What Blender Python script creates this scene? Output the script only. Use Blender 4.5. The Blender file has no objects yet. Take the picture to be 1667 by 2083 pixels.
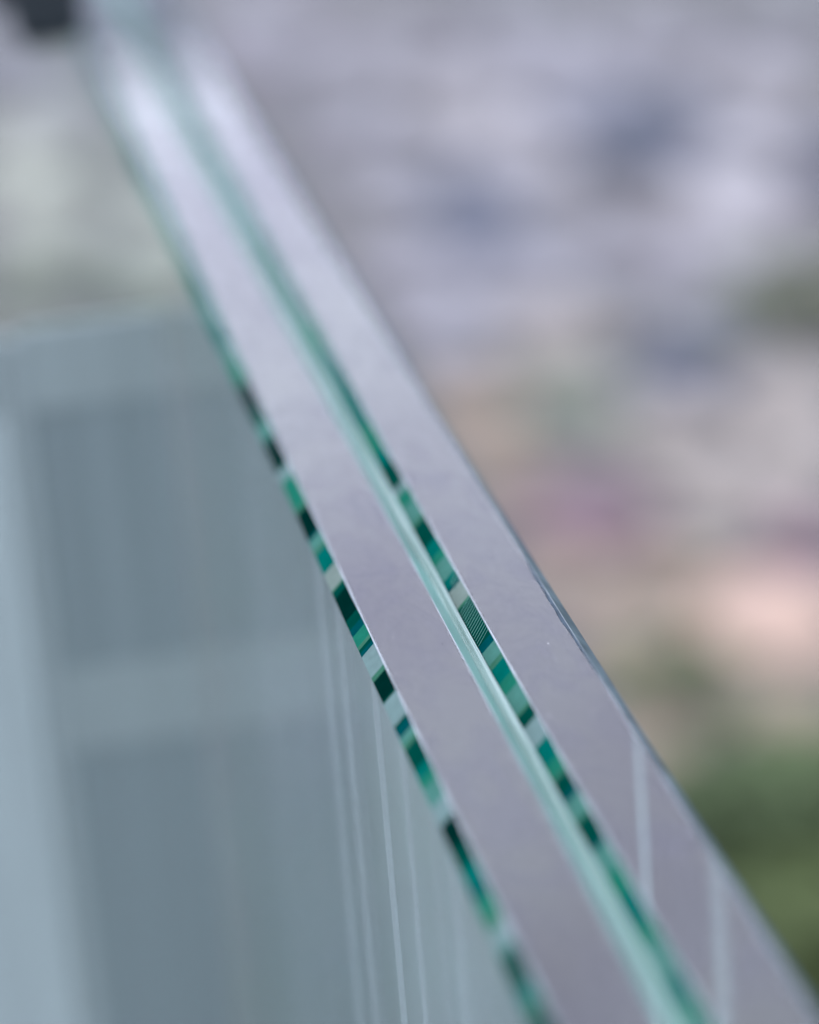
import bpy, math, random
from mathutils import Vector, Matrix, noise

# ------------------------------------------------------------------ camera
F_PX, CX, CY = 6945.0, 833.5, 1041.5         # lens in photograph pixels, 100 mm on 24 mm
TOP = 1.10                                    # height of the glass edge above the ground
FOCUS = 0.319                                 # metres to the sharp part of the edge


def nrm(v):
    return Vector(v).normalized()


vy = nrm((-1360, 2447, F_PX))                 # direction of the edge (right, up, forward)
vd = nrm((0.085, -1.0, (0.085 * 1360 + 2447) / F_PX))    # direction straight down
vz = -vd
vx = -vy.cross(vz).normalized()               # across the pane


def to_world(c):
    c = Vector(c)
    return Vector((c.dot(vx), c.dot(vy), c.dot(vz)))


def ray(px, py):
    """direction through a photograph pixel, one metre deep"""
    return to_world(((px - CX) / F_PX, -(py - CY) / F_PX, 1.0))


CAM = Vector((0, 0, TOP)) - ray(735, 1250) * FOCUS


def on_plane(px, py, axis, value):
    d = ray(px, py)
    t = (value - CAM[axis]) / d[axis]
    return CAM + d * t


scn = bpy.context.scene
col = scn.collection
cd = bpy.data.cameras.new('camera')
cam = bpy.data.objects.new('camera', cd)
col.objects.link(cam)
R = Matrix((to_world((1, 0, 0)), to_world((0, 1, 0)), to_world((0, 0, -1)))).transposed()
cam.matrix_world = Matrix.Translation(CAM) @ R.to_4x4()
cd.sensor_fit = 'HORIZONTAL'
cd.sensor_width = 24.0
cd.lens = 100.0
cd.clip_start = 0.01
cd.clip_end = 2000
cd.dof.use_dof = True
cd.dof.focus_distance = 0.314
cd.dof.aperture_fstop = 10.0
scn.camera = cam

# ------------------------------------------------------------------ sky, sun, exposure
SUN_EL, SUN_ROT = math.radians(48), math.radians(215)
world = bpy.data.worlds.new('World')
scn.world = world
world.use_nodes = True
nt = world.node_tree
nt.nodes.clear()
out = nt.nodes.new('ShaderNodeOutputWorld')
bg = nt.nodes.new('ShaderNodeBackground')
sky = nt.nodes.new('ShaderNodeTexSky')
sky.sky_type = 'NISHITA'
sky.sun_disc = False
sky.sun_elevation = SUN_EL
sky.sun_rotation = SUN_ROT
tc = nt.nodes.new('ShaderNodeTexCoord')
nz = nt.nodes.new('ShaderNodeTexNoise')
nz.inputs['Scale'].default_value = 9.0
nz.inputs['Detail'].default_value = 5.0
nz.inputs['Roughness'].default_value = 0.5
rp = nt.nodes.new('ShaderNodeValToRGB')
rp.color_ramp.elements[0].position = 0.34
rp.color_ramp.elements[0].color = (0.56, 0.56, 0.75, 1)
rp.color_ramp.elements[1].position = 0.66
rp.color_ramp.elements[1].color = (0.83, 0.895, 1.06, 1)
gain = nt.nodes.new('ShaderNodeVectorMath')
gain.operation = 'SCALE'
gain.inputs['Scale'].default_value = 34.0
mx = nt.nodes.new('ShaderNodeMix')
mx.data_type = 'RGBA'
mx.inputs['Factor'].default_value = 0.94       # thin overcast over the clear sky
nt.links.new(tc.outputs['Generated'], nz.inputs['Vector'])
nt.links.new(nz.outputs['Fac'], rp.inputs['Fac'])
nt.links.new(rp.outputs['Color'], gain.inputs[0])
nt.links.new(sky.outputs['Color'], mx.inputs[6])
nt.links.new(gain.outputs['Vector'], mx.inputs[7])
nt.links.new(mx.outputs[2], bg.inputs['Color'])
bg.inputs['Strength'].default_value = 0.10
nt.links.new(bg.outputs['Background'], out.inputs['Surface'])

sd = bpy.data.lights.new('sun', 'SUN')
sd.energy = 0.8
sd.angle = math.radians(14)
sd.color = (1.0, 0.96, 0.9)
sun = bpy.data.objects.new('sun', sd)
col.objects.link(sun)
sdir = Vector((math.sin(SUN_ROT) * math.cos(SUN_EL), math.cos(SUN_ROT) * math.cos(SUN_EL), math.sin(SUN_EL)))
sun.rotation_euler = (-sdir).to_track_quat('-Z', 'Y').to_euler()
sun.location = (0, 0, 6)

scn.view_settings.view_transform = 'Standard'
scn.view_settings.look = 'None'
scn.view_settings.exposure = 0.0
scn.view_settings.gamma = 1.0
scn.cycles.use_denoising = True
scn.cycles.max_bounces = 16
scn.cycles.transmission_bounces = 16
scn.cycles.glossy_bounces = 8
scn.cycles.transparent_max_bounces = 24
scn.cycles.sample_clamp_indirect = 6.0


# ------------------------------------------------------------------ helpers
def lin(rgb, k=1.0):
    r = []
    for c in rgb:
        c /= 255.0
        r.append((c / 12.92 if c <= 0.04045 else ((c + 0.055) / 1.055) ** 2.4) * k)
    return (*r, 1.0)


def principled(name, color, rough=0.5, spec=0.5):
    m = bpy.data.materials.new(name)
    m.use_nodes = True
    b = m.node_tree.nodes['Principled BSDF']
    b.inputs['Base Color'].default_value = color
    b.inputs['Roughness'].default_value = rough
    b.inputs['Specular IOR Level'].default_value = spec
    return m, b


def mottled(name, color, rough=0.6, spec=0.4, scale=20.0, amount=0.3, bump=0.0, stretch=None):
    """a plain colour broken up by noise, with fine relief"""
    m, b = principled(name, color, rough, spec)
    t = m.node_tree
    co = t.nodes.new('ShaderNodeTexCoord')
    mp = t.nodes.new('ShaderNodeMapping')
    if stretch:
        mp.inputs['Scale'].default_value = stretch
    n = t.nodes.new('ShaderNodeTexNoise')
    n.inputs['Scale'].default_value = scale
    n.inputs['Detail'].default_value = 6
    r = t.nodes.new('ShaderNodeValToRGB')
    r.color_ramp.elements[0].position = 0.3
    r.color_ramp.elements[1].position = 0.7
    r.color_ramp.elements[0].color = tuple(c * (1 - amount) for c in color[:3]) + (1,)
    r.color_ramp.elements[1].color = tuple(min(1, c * (1 + amount)) for c in color[:3]) + (1,)
    t.links.new(co.outputs['Object'], mp.inputs['Vector'])
    t.links.new(mp.outputs['Vector'], n.inputs['Vector'])
    t.links.new(n.outputs['Fac'], r.inputs['Fac'])
    t.links.new(r.outputs['Color'], b.inputs['Base Color'])
    if bump:
        bp = t.nodes.new('ShaderNodeBump')
        bp.inputs['Strength'].default_value = bump
        bp.inputs['Distance'].default_value = 0.002
        t.links.new(n.outputs['Fac'], bp.inputs['Height'])
        t.links.new(bp.outputs['Normal'], b.inputs['Normal'])
    return m


class MB:
    def __init__(self):
        self.v, self.f = [], []

    def quad(self, pts, want=None):
        """one face; flipped if its normal does not point along `want`"""
        pts = [Vector(p) for p in pts]
        if want is not None:
            n = Vector((0, 0, 0))
            for i in range(len(pts)):
                a, b = pts[i], pts[(i + 1) % len(pts)]
                n += a.cross(b)
            if n.dot(Vector(want)) < 0:
                pts.reverse()
        i = len(self.v)
        self.v += [tuple(p) for p in pts]
        self.f.append(tuple(range(i, i + len(pts))))

    def box(self, x0, x1, y0, y1, z0, z1):
        i = len(self.v)
        self.v += [(x, y, z) for x in (x0, x1) for y in (y0, y1) for z in (z0, z1)]
        for q in ((0, 1, 3, 2), (4, 6, 7, 5), (0, 4, 5, 1), (2, 3, 7, 6), (0, 2, 6, 4), (1, 5, 7, 3)):
            self.f.append(tuple(i + k for k in q))

    def build(self, name, mat, parent=None, smooth=False, bevel=0.0):
        me = bpy.data.meshes.new(name)
        me.from_pydata(self.v, [], self.f)
        me.update()
        if mat:
            me.materials.append(mat)
        if smooth:
            for p in me.polygons:
                p.use_smooth = True
        o = bpy.data.objects.new(name, me)
        col.objects.link(o)
        if parent:
            o.parent = parent
            o.matrix_parent_inverse = Matrix.Identity(4)
            o.location = -parent_world(parent)
        if bevel:
            md = o.modifiers.new('bevel', 'BEVEL')
            md.width = bevel
            md.segments = 2
        return o


def parent_world(p):
    loc = Vector(p.location)
    while p.parent:
        p = p.parent
        loc += Vector(p.location)
    return loc


def empty(name, loc):
    o = bpy.data.objects.new(name, None)
    o.empty_display_size = 0.02
    col.objects.link(o)
    o.location = loc
    return o


def tag(o, label, cat, group=None, kind=None):
    o['label'] = label
    if cat:
        o['category'] = cat
    if group:
        o['group'] = group
    if kind:
        o['kind'] = kind
    return o


# ------------------------------------------------------------------ ground
def ground_material():
    m, b = principled('gravel_soil', (0.2, 0.2, 0.22, 1), 0.9, 0.2)
    t = m.node_tree
    co = t.nodes.new('ShaderNodeTexCoord')
    n1 = t.nodes.new('ShaderNodeTexNoise')
    n1.inputs['Scale'].default_value = 1.1
    n1.inputs['Detail'].default_value = 3
    n2 = t.nodes.new('ShaderNodeTexVoronoi')
    n2.inputs['Scale'].default_value = 45
    r1 = t.nodes.new('ShaderNodeValToRGB')
    e = r1.color_ramp.elements
    e[0].position, e[0].color = 0.3, (0.10, 0.11, 0.09, 1)
    e[1].position, e[1].color = 0.62, (0.165, 0.157, 0.16, 1)
    mu = t.nodes.new('ShaderNodeMix')
    mu.data_type = 'RGBA'
    mu.blend_type = 'MULTIPLY'
    mu.inputs['Factor'].default_value = 0.35
    bp = t.nodes.new('ShaderNodeBump')
    bp.inputs['Distance'].default_value = 0.01
    t.links.new(co.outputs['Object'], n1.inputs['Vector'])
    t.links.new(co.outputs['Object'], n2.inputs['Vector'])
    t.links.new(n1.outputs['Fac'], r1.inputs['Fac'])
    t.links.new(r1.outputs['Color'], mu.inputs[6])
    t.links.new(n2.outputs['Color'], mu.inputs[7])
    t.links.new(mu.outputs[2], b.inputs['Base Color'])
    t.links.new(n2.outputs['Distance'], bp.inputs['Height'])
    t.links.new(bp.outputs['Normal'], b.inputs['Normal'])
    return m


g = MB()
g.quad([(-300, -300, 0), (300, -300, 0), (300, 300, 0), (-300, 300, 0)], (0, 0, 1))
ground = g.build('ground', ground_material())
ground['kind'] = 'structure'
ground['label'] = 'pale gravel ground strewn with stones, far out of focus'

# ------------------------------------------------------------------ laminated glass pane
MM = 0.001
X_FACE, X_B = -1.3 * MM, 1.3 * MM              # left face, bevel size
X1, X2, X3, X4, X5, X6, X7 = 0.0, 7.0 * MM, 8.3 * MM, 9.3 * MM, 10.6 * MM, 17.6 * MM, 18.9 * MM
Y0, Y1 = -0.75, 1.55
ZB = TOP - X_B                                  # foot of the bevels
BASE = 0.0


def glass(name, wav=0.0):
    m, b = principled(name, (0.74, 0.91, 0.88, 1), 0.0, 0.5)
    b.inputs['Transmission Weight'].default_value = 1.0
    b.inputs['IOR'].default_value = 1.5
    if wav:
        t = m.node_tree
        co = t.nodes.new('ShaderNodeTexCoord')
        n = t.nodes.new('ShaderNodeTexNoise')
        n.inputs['Scale'].default_value = 30
        n.inputs['Detail'].default_value = 2
        bp = t.nodes.new('ShaderNodeBump')
        bp.inputs['Strength'].default_value = 1.0
        bp.inputs['Distance'].default_value = wav
        t.links.new(co.outputs['Object'], n.inputs['Vector'])
        t.links.new(n.outputs['Fac'], bp.inputs['Height'])
        t.links.new(bp.outputs['Normal'], b.inputs['Normal'])
    return m


glass_m = glass('polished_glass')

pane = empty('glass_balustrade', (X_FACE, 0.0, BASE))
tag(pane, 'laminated green-edged glass pane of two plies, its polished top edge running away', 'glass pane')


def ply(outer_x, a, b_, inner_x, side):
    """outer face, flat top and ends of one ply; the bevels are pieces of their own"""
    m = MB()
    m.quad([(outer_x, Y0, BASE), (outer_x, Y1, BASE), (outer_x, Y1, ZB), (outer_x, Y0, ZB)], (side, 0, 0))
    m.quad([(a, Y0, TOP), (b_, Y0, TOP), (b_, Y1, TOP), (a, Y1, TOP)], (0, 0, 1))
    m.quad([(outer_x, Y0, BASE), (outer_x, Y1, BASE), (inner_x, Y1, BASE), (inner_x, Y0, BASE)], (0, 0, -1))
    oa, ib = (a, b_) if side < 0 else (b_, a)
    for y, s in ((Y0, -1), (Y1, 1)):
        m.quad([(outer_x, y, BASE), (outer_x, y, ZB), (oa, y, TOP), (ib, y, TOP), (inner_x, y, ZB), (inner_x, y, BASE)], (0, s, 0))
    return m.build('glass_ply', glass_m, pane)


ply_l = ply(X_FACE, X1, X2, X3, -1)
ply_r = ply(X7, X5, X6, X4, 1)
ply_l['label'] = 'glass ply nearer the framed screen'
ply_r['label'] = 'glass ply on the stony garden side'

# bevel pieces: the refracted light-dark pattern and its colour fringes painted in as tones
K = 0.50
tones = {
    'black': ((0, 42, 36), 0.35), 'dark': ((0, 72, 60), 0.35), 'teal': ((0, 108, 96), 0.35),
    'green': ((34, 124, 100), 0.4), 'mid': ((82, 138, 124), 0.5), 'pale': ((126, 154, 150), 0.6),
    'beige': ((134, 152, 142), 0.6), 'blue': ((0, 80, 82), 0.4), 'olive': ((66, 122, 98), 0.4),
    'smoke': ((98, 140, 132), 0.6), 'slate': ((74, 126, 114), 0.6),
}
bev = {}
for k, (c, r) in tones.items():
    bev[k] = mottled('refraction_tone_' + k, lin(c, K), r, 0.0, 900, 0.10)


def y_at(py, x_line, px_guess=800.0):
    """distance along the edge of the point of the arris (x_line, TOP) seen on image row py"""
    lo, hi = 0.0, 1667.0
    # the arris crosses row py where the ray through (px, py) meets the top plane at x_line
    lo, hi = -400.0, 2400.0
    for _ in range(60):
        mid = 0.5 * (lo + hi)
        p = on_plane(mid, py, 2, TOP)
        if p.x < x_line:
            lo = mid
        else:
            hi = mid
    return on_plane(0.5 * (lo + hi), py, 2, TOP).y


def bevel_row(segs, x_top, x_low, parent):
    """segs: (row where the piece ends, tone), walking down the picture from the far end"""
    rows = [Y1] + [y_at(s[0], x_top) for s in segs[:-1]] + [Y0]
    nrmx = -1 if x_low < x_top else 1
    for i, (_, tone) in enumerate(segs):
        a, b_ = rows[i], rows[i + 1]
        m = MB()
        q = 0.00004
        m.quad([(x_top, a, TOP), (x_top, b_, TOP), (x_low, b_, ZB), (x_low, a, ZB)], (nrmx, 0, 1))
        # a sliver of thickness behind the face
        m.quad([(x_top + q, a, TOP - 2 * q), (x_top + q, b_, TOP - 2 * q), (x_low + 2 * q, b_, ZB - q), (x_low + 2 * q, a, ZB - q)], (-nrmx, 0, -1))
        m.build('painted_refraction', bev[tone], parent)


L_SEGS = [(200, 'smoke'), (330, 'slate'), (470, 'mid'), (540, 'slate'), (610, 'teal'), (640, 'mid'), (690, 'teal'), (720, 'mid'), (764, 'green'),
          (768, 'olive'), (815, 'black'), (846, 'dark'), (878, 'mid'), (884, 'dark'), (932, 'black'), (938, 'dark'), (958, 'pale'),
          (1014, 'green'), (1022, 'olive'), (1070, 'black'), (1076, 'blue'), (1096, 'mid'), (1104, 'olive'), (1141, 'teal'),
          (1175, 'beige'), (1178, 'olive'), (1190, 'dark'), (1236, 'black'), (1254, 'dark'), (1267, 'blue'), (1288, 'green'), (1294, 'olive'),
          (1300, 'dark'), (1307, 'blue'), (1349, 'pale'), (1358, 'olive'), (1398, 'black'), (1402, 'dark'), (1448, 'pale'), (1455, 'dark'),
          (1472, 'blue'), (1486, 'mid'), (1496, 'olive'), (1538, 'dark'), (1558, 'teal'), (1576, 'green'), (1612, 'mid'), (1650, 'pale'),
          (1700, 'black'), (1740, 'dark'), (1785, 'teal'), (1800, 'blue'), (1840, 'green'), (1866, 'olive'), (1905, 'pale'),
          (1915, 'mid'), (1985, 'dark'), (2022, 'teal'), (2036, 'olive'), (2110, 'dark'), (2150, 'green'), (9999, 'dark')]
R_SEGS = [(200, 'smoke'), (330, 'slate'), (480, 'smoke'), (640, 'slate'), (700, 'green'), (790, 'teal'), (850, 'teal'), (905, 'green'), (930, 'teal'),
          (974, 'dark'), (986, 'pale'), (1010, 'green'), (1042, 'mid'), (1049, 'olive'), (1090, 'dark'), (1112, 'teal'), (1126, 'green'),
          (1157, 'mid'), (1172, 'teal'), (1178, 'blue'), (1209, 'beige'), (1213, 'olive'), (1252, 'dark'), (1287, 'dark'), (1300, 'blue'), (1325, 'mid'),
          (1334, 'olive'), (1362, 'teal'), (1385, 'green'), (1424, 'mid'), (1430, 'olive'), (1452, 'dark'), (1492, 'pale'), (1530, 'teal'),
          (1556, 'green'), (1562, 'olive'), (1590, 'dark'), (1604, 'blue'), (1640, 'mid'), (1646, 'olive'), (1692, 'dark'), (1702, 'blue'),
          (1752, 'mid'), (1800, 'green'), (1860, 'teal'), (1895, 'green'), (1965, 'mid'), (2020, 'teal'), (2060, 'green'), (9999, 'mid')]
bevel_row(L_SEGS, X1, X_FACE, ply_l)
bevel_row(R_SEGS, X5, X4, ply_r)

# inner bevel of the first ply: long pale ground facet with an uneven foot
rng = random.Random(4)
inner_m = mottled('ground_glass', lin((120, 172, 160), 0.45), 0.35, 0.4, 300, 0.25, 0.0, (1, 0.12, 1))
m = MB()
n = 260
ys = [Y0 + (Y1 - Y0) * i / n for i in range(n + 1)]
for i in range(n):
    a, b_ = ys[i], ys[i + 1]
    wa = 0.00025 * noise.noise((a * 60, 0, 3)) + 0.0001 * noise.noise((a * 300, 0, 5))
    wb = 0.00025 * noise.noise((b_ * 60, 0, 3)) + 0.0001 * noise.noise((b_ * 300, 0, 5))
    m.quad([(X2, a, TOP), (X2, b_, TOP), (X3 + wb * .3, b_, ZB + wb), (X3 + wa * .3, a, ZB + wa)], (1, 0, 1))
m.build('inner_bevel', inner_m, ply_l)
m = MB()
m.quad([(X6, Y0, TOP), (X6, Y1, TOP), (X7, Y1, ZB), (X7, Y0, ZB)], (1, 0, 1))
outer_m = mottled('rough_ground_glass', lin((84, 104, 118), 0.35), 0.5, 0.05, 400, 0.3)
m.build('outer_bevel', mottled('soft_ground_glass', lin((118, 136, 140), 0.36), 0.5, 0.0, 300, 0.3), ply_r)

# a long chip along the outer edge of the second ply
m = MB()
ya, yb = y_at(1128, X6), y_at(1410, X6)
for i in range(30):
    u0, u1 = i / 30, (i + 1) / 30
    f = lambda u: 0.00034 * math.sin(math.pi * u ** 0.7) ** 0.8 * (1 + 0.5 * noise.noise((u * 9, 2, 0)))
    a, b_ = ya + (yb - ya) * u0, ya + (yb - ya) * u1
    m.quad([(X6 - f(u0) - 1e-5, a, TOP + 2e-5), (X6 - f(u1) - 1e-5, b_, TOP + 2e-5), (X6 + 2e-5, b_, TOP + 1e-5), (X6 + 2e-5, a, TOP + 1e-5)], (0, 0, 1))
m.build('chip', outer_m, ply_r)

# thin ground arrises catch the light
arris_m = mottled('arris_glass', (0.22, 0.25, 0.26, 1), 0.45, 0.4, 150, 0.5, 0.0, (1, 1, 1))


def arris(x, w, parent):
    m = MB()
    k, ny = 6, 500
    for j in range(ny + 1):
        y = Y0 + (Y1 - Y0) * j / ny
        ww = w * (0.9 + 0.45 * noise.noise((y * 130, x * 900, 0)) + 0.35 * noise.noise((y * 700, x * 900, 3)))
        for i in range(k + 1):
            a = math.pi * i / k
            m.v.append((x - ww * math.cos(a), y, TOP - ww * 0.6 + ww * math.sin(a)))
    for j in range(ny):
        for i in range(k):
            a = j * (k + 1) + i
            m.f.append((a, a + 1, a + k + 2, a + k + 1))
    return m.build('arris', arris_m, parent, smooth=True)


arris(X1, 0.00010, ply_l)
arris(X2, 0.00006, ply_l)
arris(X5, 0.00009, ply_r)
arris(X6, 0.00005, ply_r)

# interlayer: a ridged, squeezed-out strip between the plies
inter_m = mottled('interlayer_film', lin((164, 200, 188), 0.47), 0.25, 0.5, 160, 0.16, 0.0, (1, 0.1, 1))
prof = [0.0, 0.35, 0.22, 0.5, 0.33, 0.62, 0.45, 0.55, 0.3, 0.42, 0.0]
m = MB()
NY = 420
grid = []
for j in range(NY + 1):
    y = Y0 + (Y1 - Y0) * j / NY
    row = []
    for i, h in enumerate(prof):
        u = i / (len(prof) - 1)
        wob = 0.12 * noise.noise((u * 4, y * 45, 1.0)) + 0.10 * noise.noise((u * 9, y * 160, 7.0))
        row.append((X3 - 0.0001 + (X4 - X3 + 0.0001) * u + 0.00006 * noise.noise((u * 3, y * 70, 2)) * (0 < i < len(prof) - 1),
                    y, ZB - 0.00008 + (h * 0.9 + wob * (0 < i < len(prof) - 1)) * 0.0006))
    grid.append(row)
W = len(prof)
m.v = [p for r in grid for p in r]
for j in range(NY):
    for i in range(W - 1):
        a = j * W + i
        m.f.append((a, a + 1, a + W + 1, a + W))
bot = len(m.v)
m.v += [(X3 - 0.0001, Y0, ZB - 0.0025), (X4, Y0, ZB - 0.0025), (X4, Y1, ZB - 0.0025), (X3 - 0.0001, Y1, ZB - 0.0025)]
m.f.append((bot, bot + 1, bot + 2, bot + 3))
m.build('interlayer', inter_m, pane, smooth=False)

# refracted comb pattern painted as pale lines across the second ply's inner bevel
comb_m = mottled('comb_line_paint', lin((66, 138, 122), 0.55), 0.5, 0.2, 900, 0.1)
m = MB()


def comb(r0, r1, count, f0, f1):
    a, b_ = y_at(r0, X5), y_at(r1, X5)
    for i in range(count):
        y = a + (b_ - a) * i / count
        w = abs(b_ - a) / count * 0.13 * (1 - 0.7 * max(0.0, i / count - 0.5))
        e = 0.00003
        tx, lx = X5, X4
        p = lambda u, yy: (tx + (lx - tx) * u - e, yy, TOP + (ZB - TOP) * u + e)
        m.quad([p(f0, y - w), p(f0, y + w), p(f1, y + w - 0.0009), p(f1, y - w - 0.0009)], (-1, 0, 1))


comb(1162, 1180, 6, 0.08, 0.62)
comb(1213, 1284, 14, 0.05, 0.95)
o = m.build('painted_comb_line', comb_m, ply_r)
o['kind'] = 'stuff'


# drip streaks: thin dried films on the faces
def film(name, color, alpha):
    m = bpy.data.materials.new(name)
    m.use_nodes = True
    t = m.node_tree
    t.nodes.clear()
    o = t.nodes.new('ShaderNodeOutputMaterial')
    tr = t.nodes.new('ShaderNodeBsdfTransparent')
    d = t.nodes.new('ShaderNodeBsdfDiffuse')
    tl = t.nodes.new('ShaderNodeBsdfTranslucent')
    d.inputs['Color'].default_value = color
    tl.inputs['Color'].default_value = color
    ad = t.nodes.new('ShaderNodeMixShader')
    ad.inputs[0].default_value = 0.4
    mxs = t.nodes.new('ShaderNodeMixShader')
    co = t.nodes.new('ShaderNodeTexCoord')
    mp = t.nodes.new('ShaderNodeMapping')
    mp.inputs['Scale'].default_value = (1, 400, 3)
    nn = t.nodes.new('ShaderNodeTexNoise')
    nn.inputs['Scale'].default_value = 3
    mr = t.nodes.new('ShaderNodeMapRange')
    mr.inputs['From Min'].default_value = 0.3
    mr.inputs['From Max'].default_value = 0.7
    mr.inputs['To Min'].default_value = alpha * 0.7
    mr.inputs['To Max'].default_value = alpha
    t.links.new(co.outputs['Object'], mp.inputs['Vector'])
    t.links.new(mp.outputs['Vector'], nn.inputs['Vector'])
    t.links.new(nn.outputs['Fac'], mr.inputs['Value'])
    t.links.new(d.outputs[0], ad.inputs[1])
    t.links.new(tl.outputs[0], ad.inputs[2])
    t.links.new(mr.outputs['Result'], mxs.inputs[0])
    t.links.new(tr.outputs[0], mxs.inputs[1])
    t.links.new(ad.outputs[0], mxs.inputs[2])
    t.links.new(mxs.outputs[0], o.inputs['Surface'])
    return m


film_strong = film('dried_film', (0.38, 0.44, 0.44, 1), 0.36)
film_inner = film('inner_dried_film', (0.36, 0.43, 0.42, 1), 0.26)
film_faint = film('faint_dried_film', (0.40, 0.44, 0.46, 1), 0.10)


def streak(x, y, w, z0, z1, mat, parent, sd):
    r = random.Random(sd)
    m = MB()
    k = 24
    for i in range(k):
        za, zb = z0 + (z1 - z0) * i / k, z0 + (z1 - z0) * (i + 1) / k
        wa = w * (0.85 + 0.3 * noise.noise((za * 9, sd, 0)))
        wb = w * (0.85 + 0.3 * noise.noise((zb * 9, sd, 0)))
        ca, cb = y + w * .25 * noise.noise((za * 6, sd, 4)), y + w * .25 * noise.noise((zb * 6, sd, 4))
        m.quad([(x, ca - wa / 2, za), (x, ca + wa / 2, za), (x, cb + wb / 2, zb), (x, cb - wb / 2, zb)], (-1, 0, 0))
    return m.build('drip_streak', mat, parent)


def y_face(px, py):
    return on_plane(px, py, 0, X_FACE).y


for i, (px, py, w, mat) in enumerate([(652, 1200, 6.5, 's'), (694, 1300, 5.5, 's'), (768, 1480, 4.5, 's'), (826, 1600, 3.5, 's'),
                                      (636, 1160, 2.0, 'f'), (590, 1050, 4.0, 'f'), (560, 985, 3.0, 'f'), (548, 950, 2.0, 'f'),
                                      (884, 1720, 5.0, 'f'), (930, 1830, 6.0, 's'), (722, 1380, 1.5, 'f'), (975, 1930, 6.0, 'f'),
                                      (520, 930, 6.0, 'f'), (500, 880, 6.0, 'f'), (612, 1110, 1.5, 'f')]):
    streak(X_FACE - 0.00004, y_face(px, py), w * MM, ZB - 0.0002, 0.35, film_strong if mat == 's' else film_faint, ply_l, i + 1)
r = random.Random(21)
for i in range(44):
    row = r.uniform(640, 1240)
    streak(X_FACE - 0.00004, y_at(row, X1), r.uniform(0.6, 1.8) * MM, ZB - 0.0002, 0.5, film_faint, ply_l, i + 60)
for i, (row, w, mat) in enumerate([(1440, 5.5, 's'), (1690, 6.0, 's')]):
    streak(X7 - 0.00006, y_at(row, X6), w * MM, ZB - 0.0002, 0.35, film_inner if mat == 's' else film_faint, ply_r, i + 40)

# smears left by handling on the flats
def smear_film():
    m = film('smear_film', (0.24, 0.235, 0.33, 1), 0.16)
    t = m.node_tree
    for nd in t.nodes:
        if nd.type == 'MAPPING':
            nd.inputs['Scale'].default_value = (60, 26, 1)
        elif nd.type == 'TEX_NOISE':
            nd.inputs['Scale'].default_value = 3.0
            nd.inputs['Detail'].default_value = 7
            nd.inputs['Distortion'].default_value = 1.2
        elif nd.type == 'MAP_RANGE':
            nd.inputs['From Min'].default_value = 0.42
            nd.inputs['From Max'].default_value = 0.72
            nd.inputs['To Min'].default_value = 0.0
            nd.inputs['To Max'].default_value = 0.13
    return m


smear_m = smear_film()
for xa, xb, par in ((X1 + .0002, X2 - .0002, ply_l), (X5 + .0002, X6 - .0004, ply_r)):
    m = MB()
    m.quad([(xa, -0.2, TOP + 1.2e-5), (xb, -0.2, TOP + 1.2e-5), (xb, 0.5, TOP + 1.2e-5), (xa, 0.5, TOP + 1.2e-5)], (0, 0, 1))
    m.build('smear', smear_m, par)

# dust specks on the flats
dust_m, _ = principled('dust', (0.75, 0.75, 0.76, 1), 0.9, 0.1)
smut_m, _ = principled('dark_smut', (0.05, 0.05, 0.08, 1), 0.9, 0.1)


def specks(parent, xa, xb, count, mat, sd, s0, s1):
    r = random.Random(sd)
    m = MB()
    for _ in range(count):
        x, y, s = r.uniform(xa, xb), r.uniform(-0.06, 0.1), r.uniform(s0, s1)
        pts = [(x + s * math.cos(a) * r.uniform(.5, 1), y + s * 2 * math.sin(a) * r.uniform(.5, 1), TOP + 0.00002) for a in [i * math.tau / 6 for i in range(6)]]
        c = len(m.v)
        m.v += pts + [(x, y, TOP + s)]
        m.f += [(c + i, c + (i + 1) % 6, c + 6) for i in range(6)]
    o = m.build('dust', mat, parent)
    o['kind'] = 'stuff'


specks(ply_l, X1 + .0004, X2 - .0004, 40, dust_m, 5, 0.00002, 0.00007)
specks(ply_r, X5 + .0004, X6 - .0004, 50, dust_m, 6, 0.00002, 0.00008)
specks(ply_l, X1 + .0004, X2 - .0004, 9, smut_m, 7, 0.00003, 0.00009)
specks(ply_r, X6 - .0012, X6 - .0003, 14, smut_m, 8, 0.00003, 0.00008)

# ------------------------------------------------------------------ framed screen meeting the pane at a right angle
YP = 0.163


def at_screen(px, py):
    return on_plane(px, py, 1, YP)


screen = empty('framed_screen', (-0.25, YP, 0))
tag(screen, 'blue-grey screen with pale rails, meeting the glass pane at right angles', 'screen')
fillet_m = mottled('pale_fillet_paint', (0.205, 0.25, 0.248, 1), 0.35, 0.5, 30, 0.06, 0.0, (8, 8, .6))
rail_m = mottled('pale_rail_paint', (0.186, 0.230, 0.226, 1), 0.35, 0.5, 30, 0.06, 0.0, (8, 8, .6))
stile_m = mottled('pale_stile_paint', (0.262, 0.315, 0.312, 1), 0.35, 0.5, 30, 0.06, 0.0, (8, 8, .6))
fill_m = mottled('blue_grey_infill', (0.142, 0.182, 0.184, 1), 0.5, 0.3, 30, 0.13, 0.0, (4, 4, .12))
XR = X_FACE - 0.0003                          # gap taken by the gasket
XS = at_screen(70, 1300).x                    # inner side of the stile
XS2 = at_screen(142, 1500).x
XL = -0.62
zt = at_screen(300, 640).z
z1 = at_screen(300, 808).z
z2 = at_screen(300, 1345).z
z3 = at_screen(300, 1510).z
th = 0.006


def slab(name, x0, x1, z0, z1_, y_front, y_back, mat, bevel=0.0012):
    m = MB()
    m.box(x0, x1, y_front, y_back, z0, z1_)
    return m.build(name, mat, screen, bevel=bevel)


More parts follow.
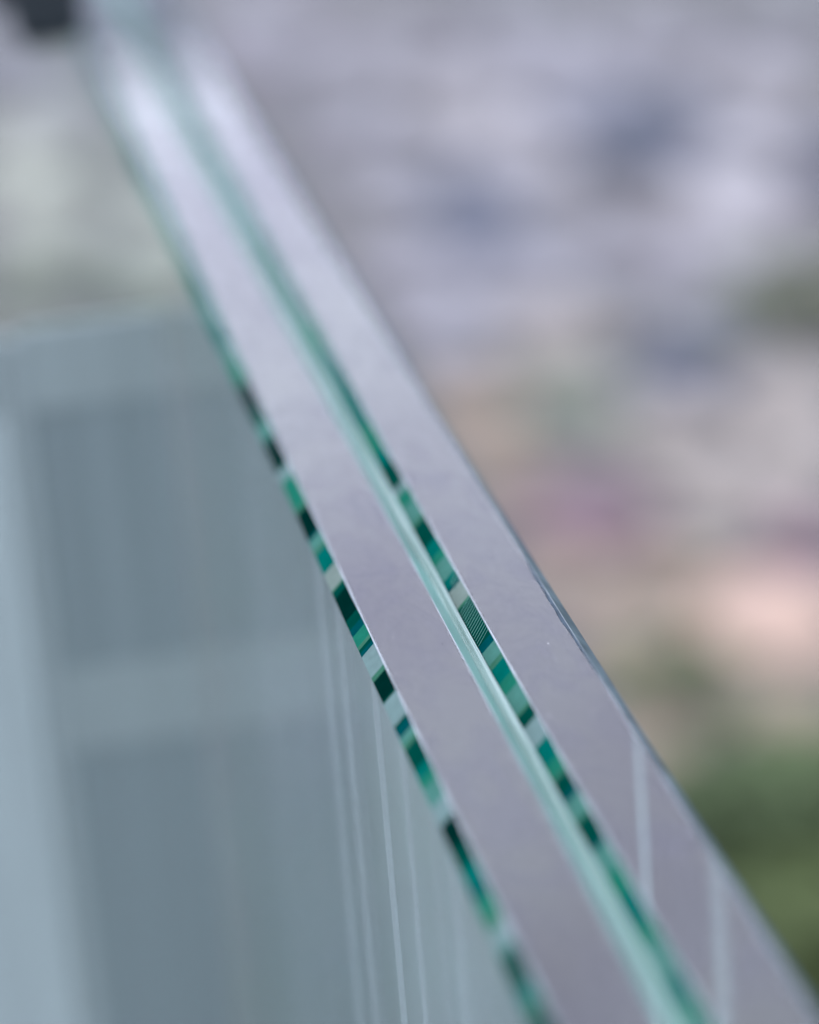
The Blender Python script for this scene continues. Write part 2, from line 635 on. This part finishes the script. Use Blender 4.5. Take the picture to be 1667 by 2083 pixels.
slab('top_rail', XS2, XR, z1, zt, YP + 0.0006, YP + 0.002, rail_m, 0.0)
slab('middle_rail', XS2, XR, z3, z2, YP + 0.0006, YP + 0.004, rail_m, 0.0)
slab('stile', XL, XS, 0.0, z1 - 0.0002, YP - 0.0003, YP + 0.004, stile_m, 0.0006)
slab('stile_cap', XL, XS, z1, zt - 0.0004, YP - 0.0002, YP + 0.002, rail_m, 0.0)
slab('stile_fillet', XS, XS2, 0.0, zt - 0.0008, YP + 0.0003, YP + 0.002, fillet_m, 0.0006)
for za, zb in ((z2, z1), (0.0, z3)):
    m = MB()
    r = random.Random(int(za * 1000))
    x = XS2
    pts = []
    while x < XR:
        pts.append((x, YP + 0.0007 + r.uniform(0, 0.0004)))
        x += r.uniform(0.0006, 0.0022)
    pts.append((XR, YP + 0.0007))
    for p, q in zip(pts[:-1], pts[1:]):
        m.quad([(p[0], p[1], za), (q[0], q[1], za), (q[0], q[1], zb), (p[0], p[1], zb)], (0, -1, 0))
    m.quad([(XS2, YP + 0.003, za), (XR, YP + 0.003, za), (XR, YP + 0.003, zb), (XS2, YP + 0.003, zb)], (0, 1, 0))
    m.build('infill_panel', fill_m, screen)

# ------------------------------------------------------------------ dark clamp on the far part of the pane
clamp_m = mottled('dark_metal', (0.018, 0.024, 0.027, 1), 0.5, 0.15, 80, 0.2)
pc = on_plane(112, -30, 0, X_FACE - 0.0045)
clamp = empty('glass_clamp', (pc.x, pc.y, pc.z))
tag(clamp, 'small dark metal clamp gripping the far stretch of the glass pane', 'clamp')
m = MB()
m.box(X_FACE - 0.0125, X_FACE - 0.0006, pc.y - 0.010, pc.y + 0.025, pc.z - 0.008, pc.z + 0.014)
m.build('jaw', clamp_m, clamp, bevel=0.003)
m = MB()
for i in range(16):
    a0, a1 = math.tau * i / 16, math.tau * (i + 1) / 16
    c = (pc.y + 0.005, pc.z + 0.001)
    p0 = (c[0] + .005 * math.cos(a0), c[1] + .005 * math.sin(a0))
    p1 = (c[0] + .005 * math.cos(a1), c[1] + .005 * math.sin(a1))
    xo, xi = X_FACE - 0.0155, X_FACE - 0.0121
    m.quad([(xi, *p0), (xi, *p1), (xo, *p1), (xo, *p0)])
    m.quad([(xo, *c), (xo, *p0), (xo, *p1)], (-1, 0, 0))
m.build('screw_head', clamp_m, clamp)

# ------------------------------------------------------------------ wall added ahead, out of view, to dim the sky mirrored in the far edge
wall_m = mottled('added_wall_render', (0.68, 0.74, 0.78, 1), 0.9, 0.2, 3, 0.12, 0.3)
cope_m = mottled('added_wall_coping', (0.62, 0.65, 0.68, 1), 0.8, 0.3, 5, 0.2, 0.3)
gw = empty('added_wall', (0.5, 9.0, 0))
tag(gw, 'added pale wall out of view beyond the stones, dimming the sky mirrored in the glass edge', 'wall', None, 'thing')
m = MB()
m.box(-7, 9, 9.0, 9.25, 0, 2.95)
m.build('added_wall_body', wall_m, gw)
for k in range(16):
    m = MB()
    m.box(-7.02 + k * 1.0025, -7.02 + k * 1.0025 + 0.995, 8.95, 9.30, 2.952, 3.03)
    m.build('added_wall_slab', cope_m, gw, bevel=0.008)
for x in (-6.0, -2.0, 2.0, 6.0):
    m = MB()
    m.box(x, x + 0.4, 8.90, 8.998, 0, 2.95)
    m.build('added_wall_pier', wall_m, gw, bevel=0.006)

# ------------------------------------------------------------------ garden stones and plants behind
stone_tones = {
    'warm': ((194, 184, 172), 'warm grey garden stone'),
    'lavender': ((180, 178, 182), 'pale lavender-grey garden stone'),
    'white': ((200, 196, 196), 'whitish garden stone'),
    'grey': ((168, 166, 168), 'mid-grey garden stone'),
    'slate': ((114, 120, 134), 'dark slate-blue garden stone'),
    'mauve': ((150, 124, 132), 'mauve garden stone'),
    'sand': ((182, 164, 142), 'sandy beige garden stone'),
    'rose': ((250, 214, 190), 'pale rose-beige garden stone'),
    'pale': ((206, 208, 190), 'pale greenish-white garden stone'),
    'moss': ((146, 154, 134), 'moss-tinged greenish garden stone'),
}
stone_mats = {k: mottled('stone_' + k, lin(c, 0.44), 0.8, 0.3, 14, 0.25, 0.4) for k, (c, _) in stone_tones.items()}


SPECIAL = {
    (1300, 265): 'broad dark slate-blue stone lying among whitish garden stones',
    (1670, 300): 'dark slate-blue stone near the soft green tuft',
    (965, 410): 'upright dark slate-blue stone beside the pale lavender-grey ones',
    (1380, 735): 'long low slate-blue stone bordering the warm grey stones',
    (1200, 1020): 'wide mauve stone among sandy beige ones',
    (1640, 1060): 'small mauve stone behind the pale rose-beige stone',
    (1160, 790): 'moss-tinged greenish stone between sandy and warm grey stones',
    (1440, 1560): 'moss-tinged greenish stone touching the dark green shrub',
}


def make_stone(center, sx, sy, sz, tone, sd, where, group):
    import bmesh
    bm = bmesh.new()
    bmesh.ops.create_icosphere(bm, subdivisions=3, radius=1.0)
    for v in bm.verts:
        d = v.co.copy()
        k = 1 + 0.22 * noise.noise(d * 1.3 + Vector((sd * 3.1, 0, 0))) + 0.08 * noise.noise(d * 3.5 + Vector((0, sd * 1.7, 0)))
        v.co = Vector((d.x * sx * k, d.y * sy * k, (d.z * k * 0.75 + 0.35) * sz))
    me = bpy.data.meshes.new('garden_stone')
    bm.to_mesh(me)
    bm.free()
    for p in me.polygons:
        p.use_smooth = True
    me.materials.append(stone_mats[tone])
    o = bpy.data.objects.new('garden_stone', me)
    col.objects.link(o)
    o.location = center
    o.rotation_euler = (0, 0, 0.15 * math.sin(sd * 7.0))
    tag(o, stone_tones[tone][1] + ' ' + where, 'stone', group)
    return o


# (pixel x, pixel y, width, height on the picture, tone)
STONES = [
    (520, 60, 260, 110, 'lavender'), (800, 70, 260, 110, 'grey'), (1060, 60, 250, 100, 'lavender'), (1310, 70, 240, 110, 'lavender'), (1570, 50, 230, 110, 'grey'),
    (700, 180, 230, 110, 'grey'), (930, 190, 220, 100, 'white'), (1150, 170, 220, 110, 'lavender'), (1540, 180, 220, 120, 'white'),
    (1300, 265, 300, 130, 'slate'), (1670, 300, 150, 110, 'slate'),
    (780, 300, 200, 110, 'lavender'), (1060, 290, 220, 110, 'white'), (965, 410, 200, 190, 'slate'), (1500, 320, 200, 110, 'white'),
    (800, 430, 180, 110, 'grey'), (1130, 430, 190, 100, 'grey'), (1310, 390, 180, 80, 'grey'), (1470, 430, 240, 130, 'white'),
    (860, 560, 220, 120, 'lavender'), (1060, 550, 200, 110, 'lavender'), (1250, 520, 200, 110, 'grey'), (1430, 560, 200, 120, 'lavender'),
    (920, 670, 200, 100, 'lavender'), (1130, 660, 220, 110, 'warm'), (1380, 735, 280, 90, 'slate'), (1600, 780, 220, 140, 'warm'),
    (960, 800, 200, 120, 'sand'), (1160, 790, 220, 120, 'moss'), (1370, 850, 220, 130, 'warm'), (1600, 930, 220, 140, 'warm'),
    (1020, 930, 180, 110, 'sand'), (1200, 1020, 290, 150, 'mauve'), (1440, 1000, 240, 120, 'warm'), (1640, 1060, 180, 110, 'mauve'),
    (1130, 1130, 200, 100, 'sand'), (1340, 1140, 220, 110, 'sand'), (1560, 1225, 290, 170, 'rose'), (1250, 1260, 220, 120, 'sand'),
    (1380, 1290, 160, 80, 'sand'), (1600, 1400, 240, 130, 'sand'), (1310, 1470, 200, 120, 'sand'), (1440, 1560, 190, 120, 'moss'), (1330, 1620, 160, 100, 'sand'),
]
for i, (px, py, w, h, tone) in enumerate(STONES):
    p = on_plane(px, py, 2, 0.03)
    depth = (p - CAM).dot(to_world((0, 0, 1)))
    s = w / F_PX * depth / 2
    slope = abs(ray(px, py).normalized().z)
    sy = min(h / F_PX * depth / 2 / slope * 0.9, 0.42)
    make_stone((p.x, p.y, 0), s * 1.05, sy, min(0.10, s * 0.55), tone, i + 1, 'lying on the gravel across the pane', 'stones across the pane')['label'] = \
        SPECIAL.get((px, py), stone_tones[tone][1] + ' lying on the gravel across the pane')

LEFT = [(60, 300, 240, 120, 'pale'), (330, 330, 220, 110, 'pale'), (120, 200, 260, 90, 'grey'), (90, 430, 240, 110, 'pale'),
        (330, 470, 220, 110, 'pale'), (60, 560, 240, 100, 'moss'), (300, 580, 220, 90, 'moss'), (250, 110, 260, 90, 'moss'), (20, 90, 220, 90, 'lavender')]
for i, (px, py, w, h, tone) in enumerate(LEFT):
    p = on_plane(px, py, 2, 0.03)
    depth = (p - CAM).dot(to_world((0, 0, 1)))
    s = w / F_PX * depth / 2
    slope = abs(ray(px, py).normalized().z)
    sy = min(h / F_PX * depth / 2 / slope * 0.9, 0.5)
    make_stone((2 * X_FACE - p.x, p.y, 0), s * 1.05, sy, min(0.10, s * 0.55), tone, i + 91, 'behind the framed screen', 'stones behind the screen')

leaf_mats = {
    'deep': mottled('deep_green_leaf', (0.072, 0.102, 0.045, 1), 0.6, 0.1, 30, 0.4),
    'olive': mottled('olive_leaf', (0.074, 0.098, 0.036, 1), 0.6, 0.1, 30, 0.4),
    'soft': mottled('soft_green_leaf', (0.12, 0.14, 0.075, 1), 0.6, 0.1, 30, 0.4),
}
stem_m = mottled('plant_stem', (0.09, 0.075, 0.04, 1), 0.8, 0.2, 30, 0.3)


def make_plant(px, py, radius, height, leaves, tone, sd, label):
    p = on_plane(px, py, 2, 0.0)
    r = random.Random(sd)
    root = empty('low_plant', (p.x, p.y, 0))
    tag(root, label, 'plant', 'plants across the pane')
    m, st = MB(), MB()
    for _ in range(leaves):
        a, q = r.uniform(0, math.tau), math.sqrt(r.random())
        z = height * r.uniform(0.15, 1.0) * (1 - 0.55 * q * q)
        c = Vector((p.x + radius * q * math.cos(a), p.y + radius * q * math.sin(a), z))
        d = Vector((math.cos(a + r.uniform(-.8, .8)), math.sin(a + r.uniform(-.8, .8)), r.uniform(-.3, .7))).normalized()
        side = d.cross(Vector((0, 0, 1))).normalized()
        L, w = r.uniform(.03, .06), r.uniform(.008, .016)
        up = Vector((0, 0, .004))
        m.quad([c, c + d * L * .5 + side * w + up, c + d * L, c + d * L * .5 - side * w + up])
    for _ in range(24):
        a, q = r.uniform(0, math.tau), r.uniform(.1, .9)
        t = Vector((p.x + radius * q * math.cos(a), p.y + radius * q * math.sin(a), height * (.85 - .4 * q)))
        b0 = Vector((p.x + .02 * math.cos(a), p.y + .02 * math.sin(a), 0))
        s = Vector((-math.sin(a), math.cos(a), 0)) * .004
        n2 = Vector((math.cos(a), math.sin(a), 0)) * .004
        for e, f in ((s, n2), (n2, -s), (-s, -n2), (-n2, s)):
            st.quad([b0 + e, b0 + f, t + f * .4, t + e * .4])
    m.build('foliage', leaf_mats[tone], root)
    st.build('stem', stem_m, root)


make_plant(1690, 1850, 0.15, 0.11, 3600, 'deep', 1, 'dark green low shrub beside the sandy stones')
make_plant(1740, 2150, 0.15, 0.10, 3200, 'olive', 2, 'olive green cushion plant in front of the dark shrub')
make_plant(1390, 1430, 0.06, 0.03, 70, 'soft', 3, 'soft green tuft between the sandy stones')
make_plant(1670, 650, 0.12, 0.05, 120, 'soft', 4, 'soft green tuft between slate-blue and whitish stones')
make_plant(1530, 1780, 0.05, 0.05, 500, 'deep', 5, 'small dark green tuft beside a mossy stone')

# loose pebbles over the gravel
r = random.Random(77)
peb_m = mottled('pebble', lin((172, 167, 166), 0.44), 0.8, 0.3, 6, 0.45)
m = MB()
for _ in range(5000):
    x, y, s = r.uniform(-2.4, 3.2), r.uniform(1.4, 7.5), r.uniform(0.008, 0.022)
    c = len(m.v)
    a = r.uniform(0, math.tau)
    for k in range(5):
        t = a + k * math.tau / 5
        m.v.append((x + s * math.cos(t), y + s * .8 * math.sin(t), 0.001))
    for k in range(5):
        t = a + k * math.tau / 5 + .3
        m.v.append((x + s * .6 * math.cos(t), y + s * .5 * math.sin(t), s * .8))
    m.f += [(c + k, c + (k + 1) % 5, c + 5 + (k + 1) % 5, c + 5 + k) for k in range(5)] + [tuple(c + 5 + k for k in range(5))]
o = m.build('pebbles', peb_m)
tag(o, 'loose pale pebbles covering the ground between the stones', None, None, 'stuff')
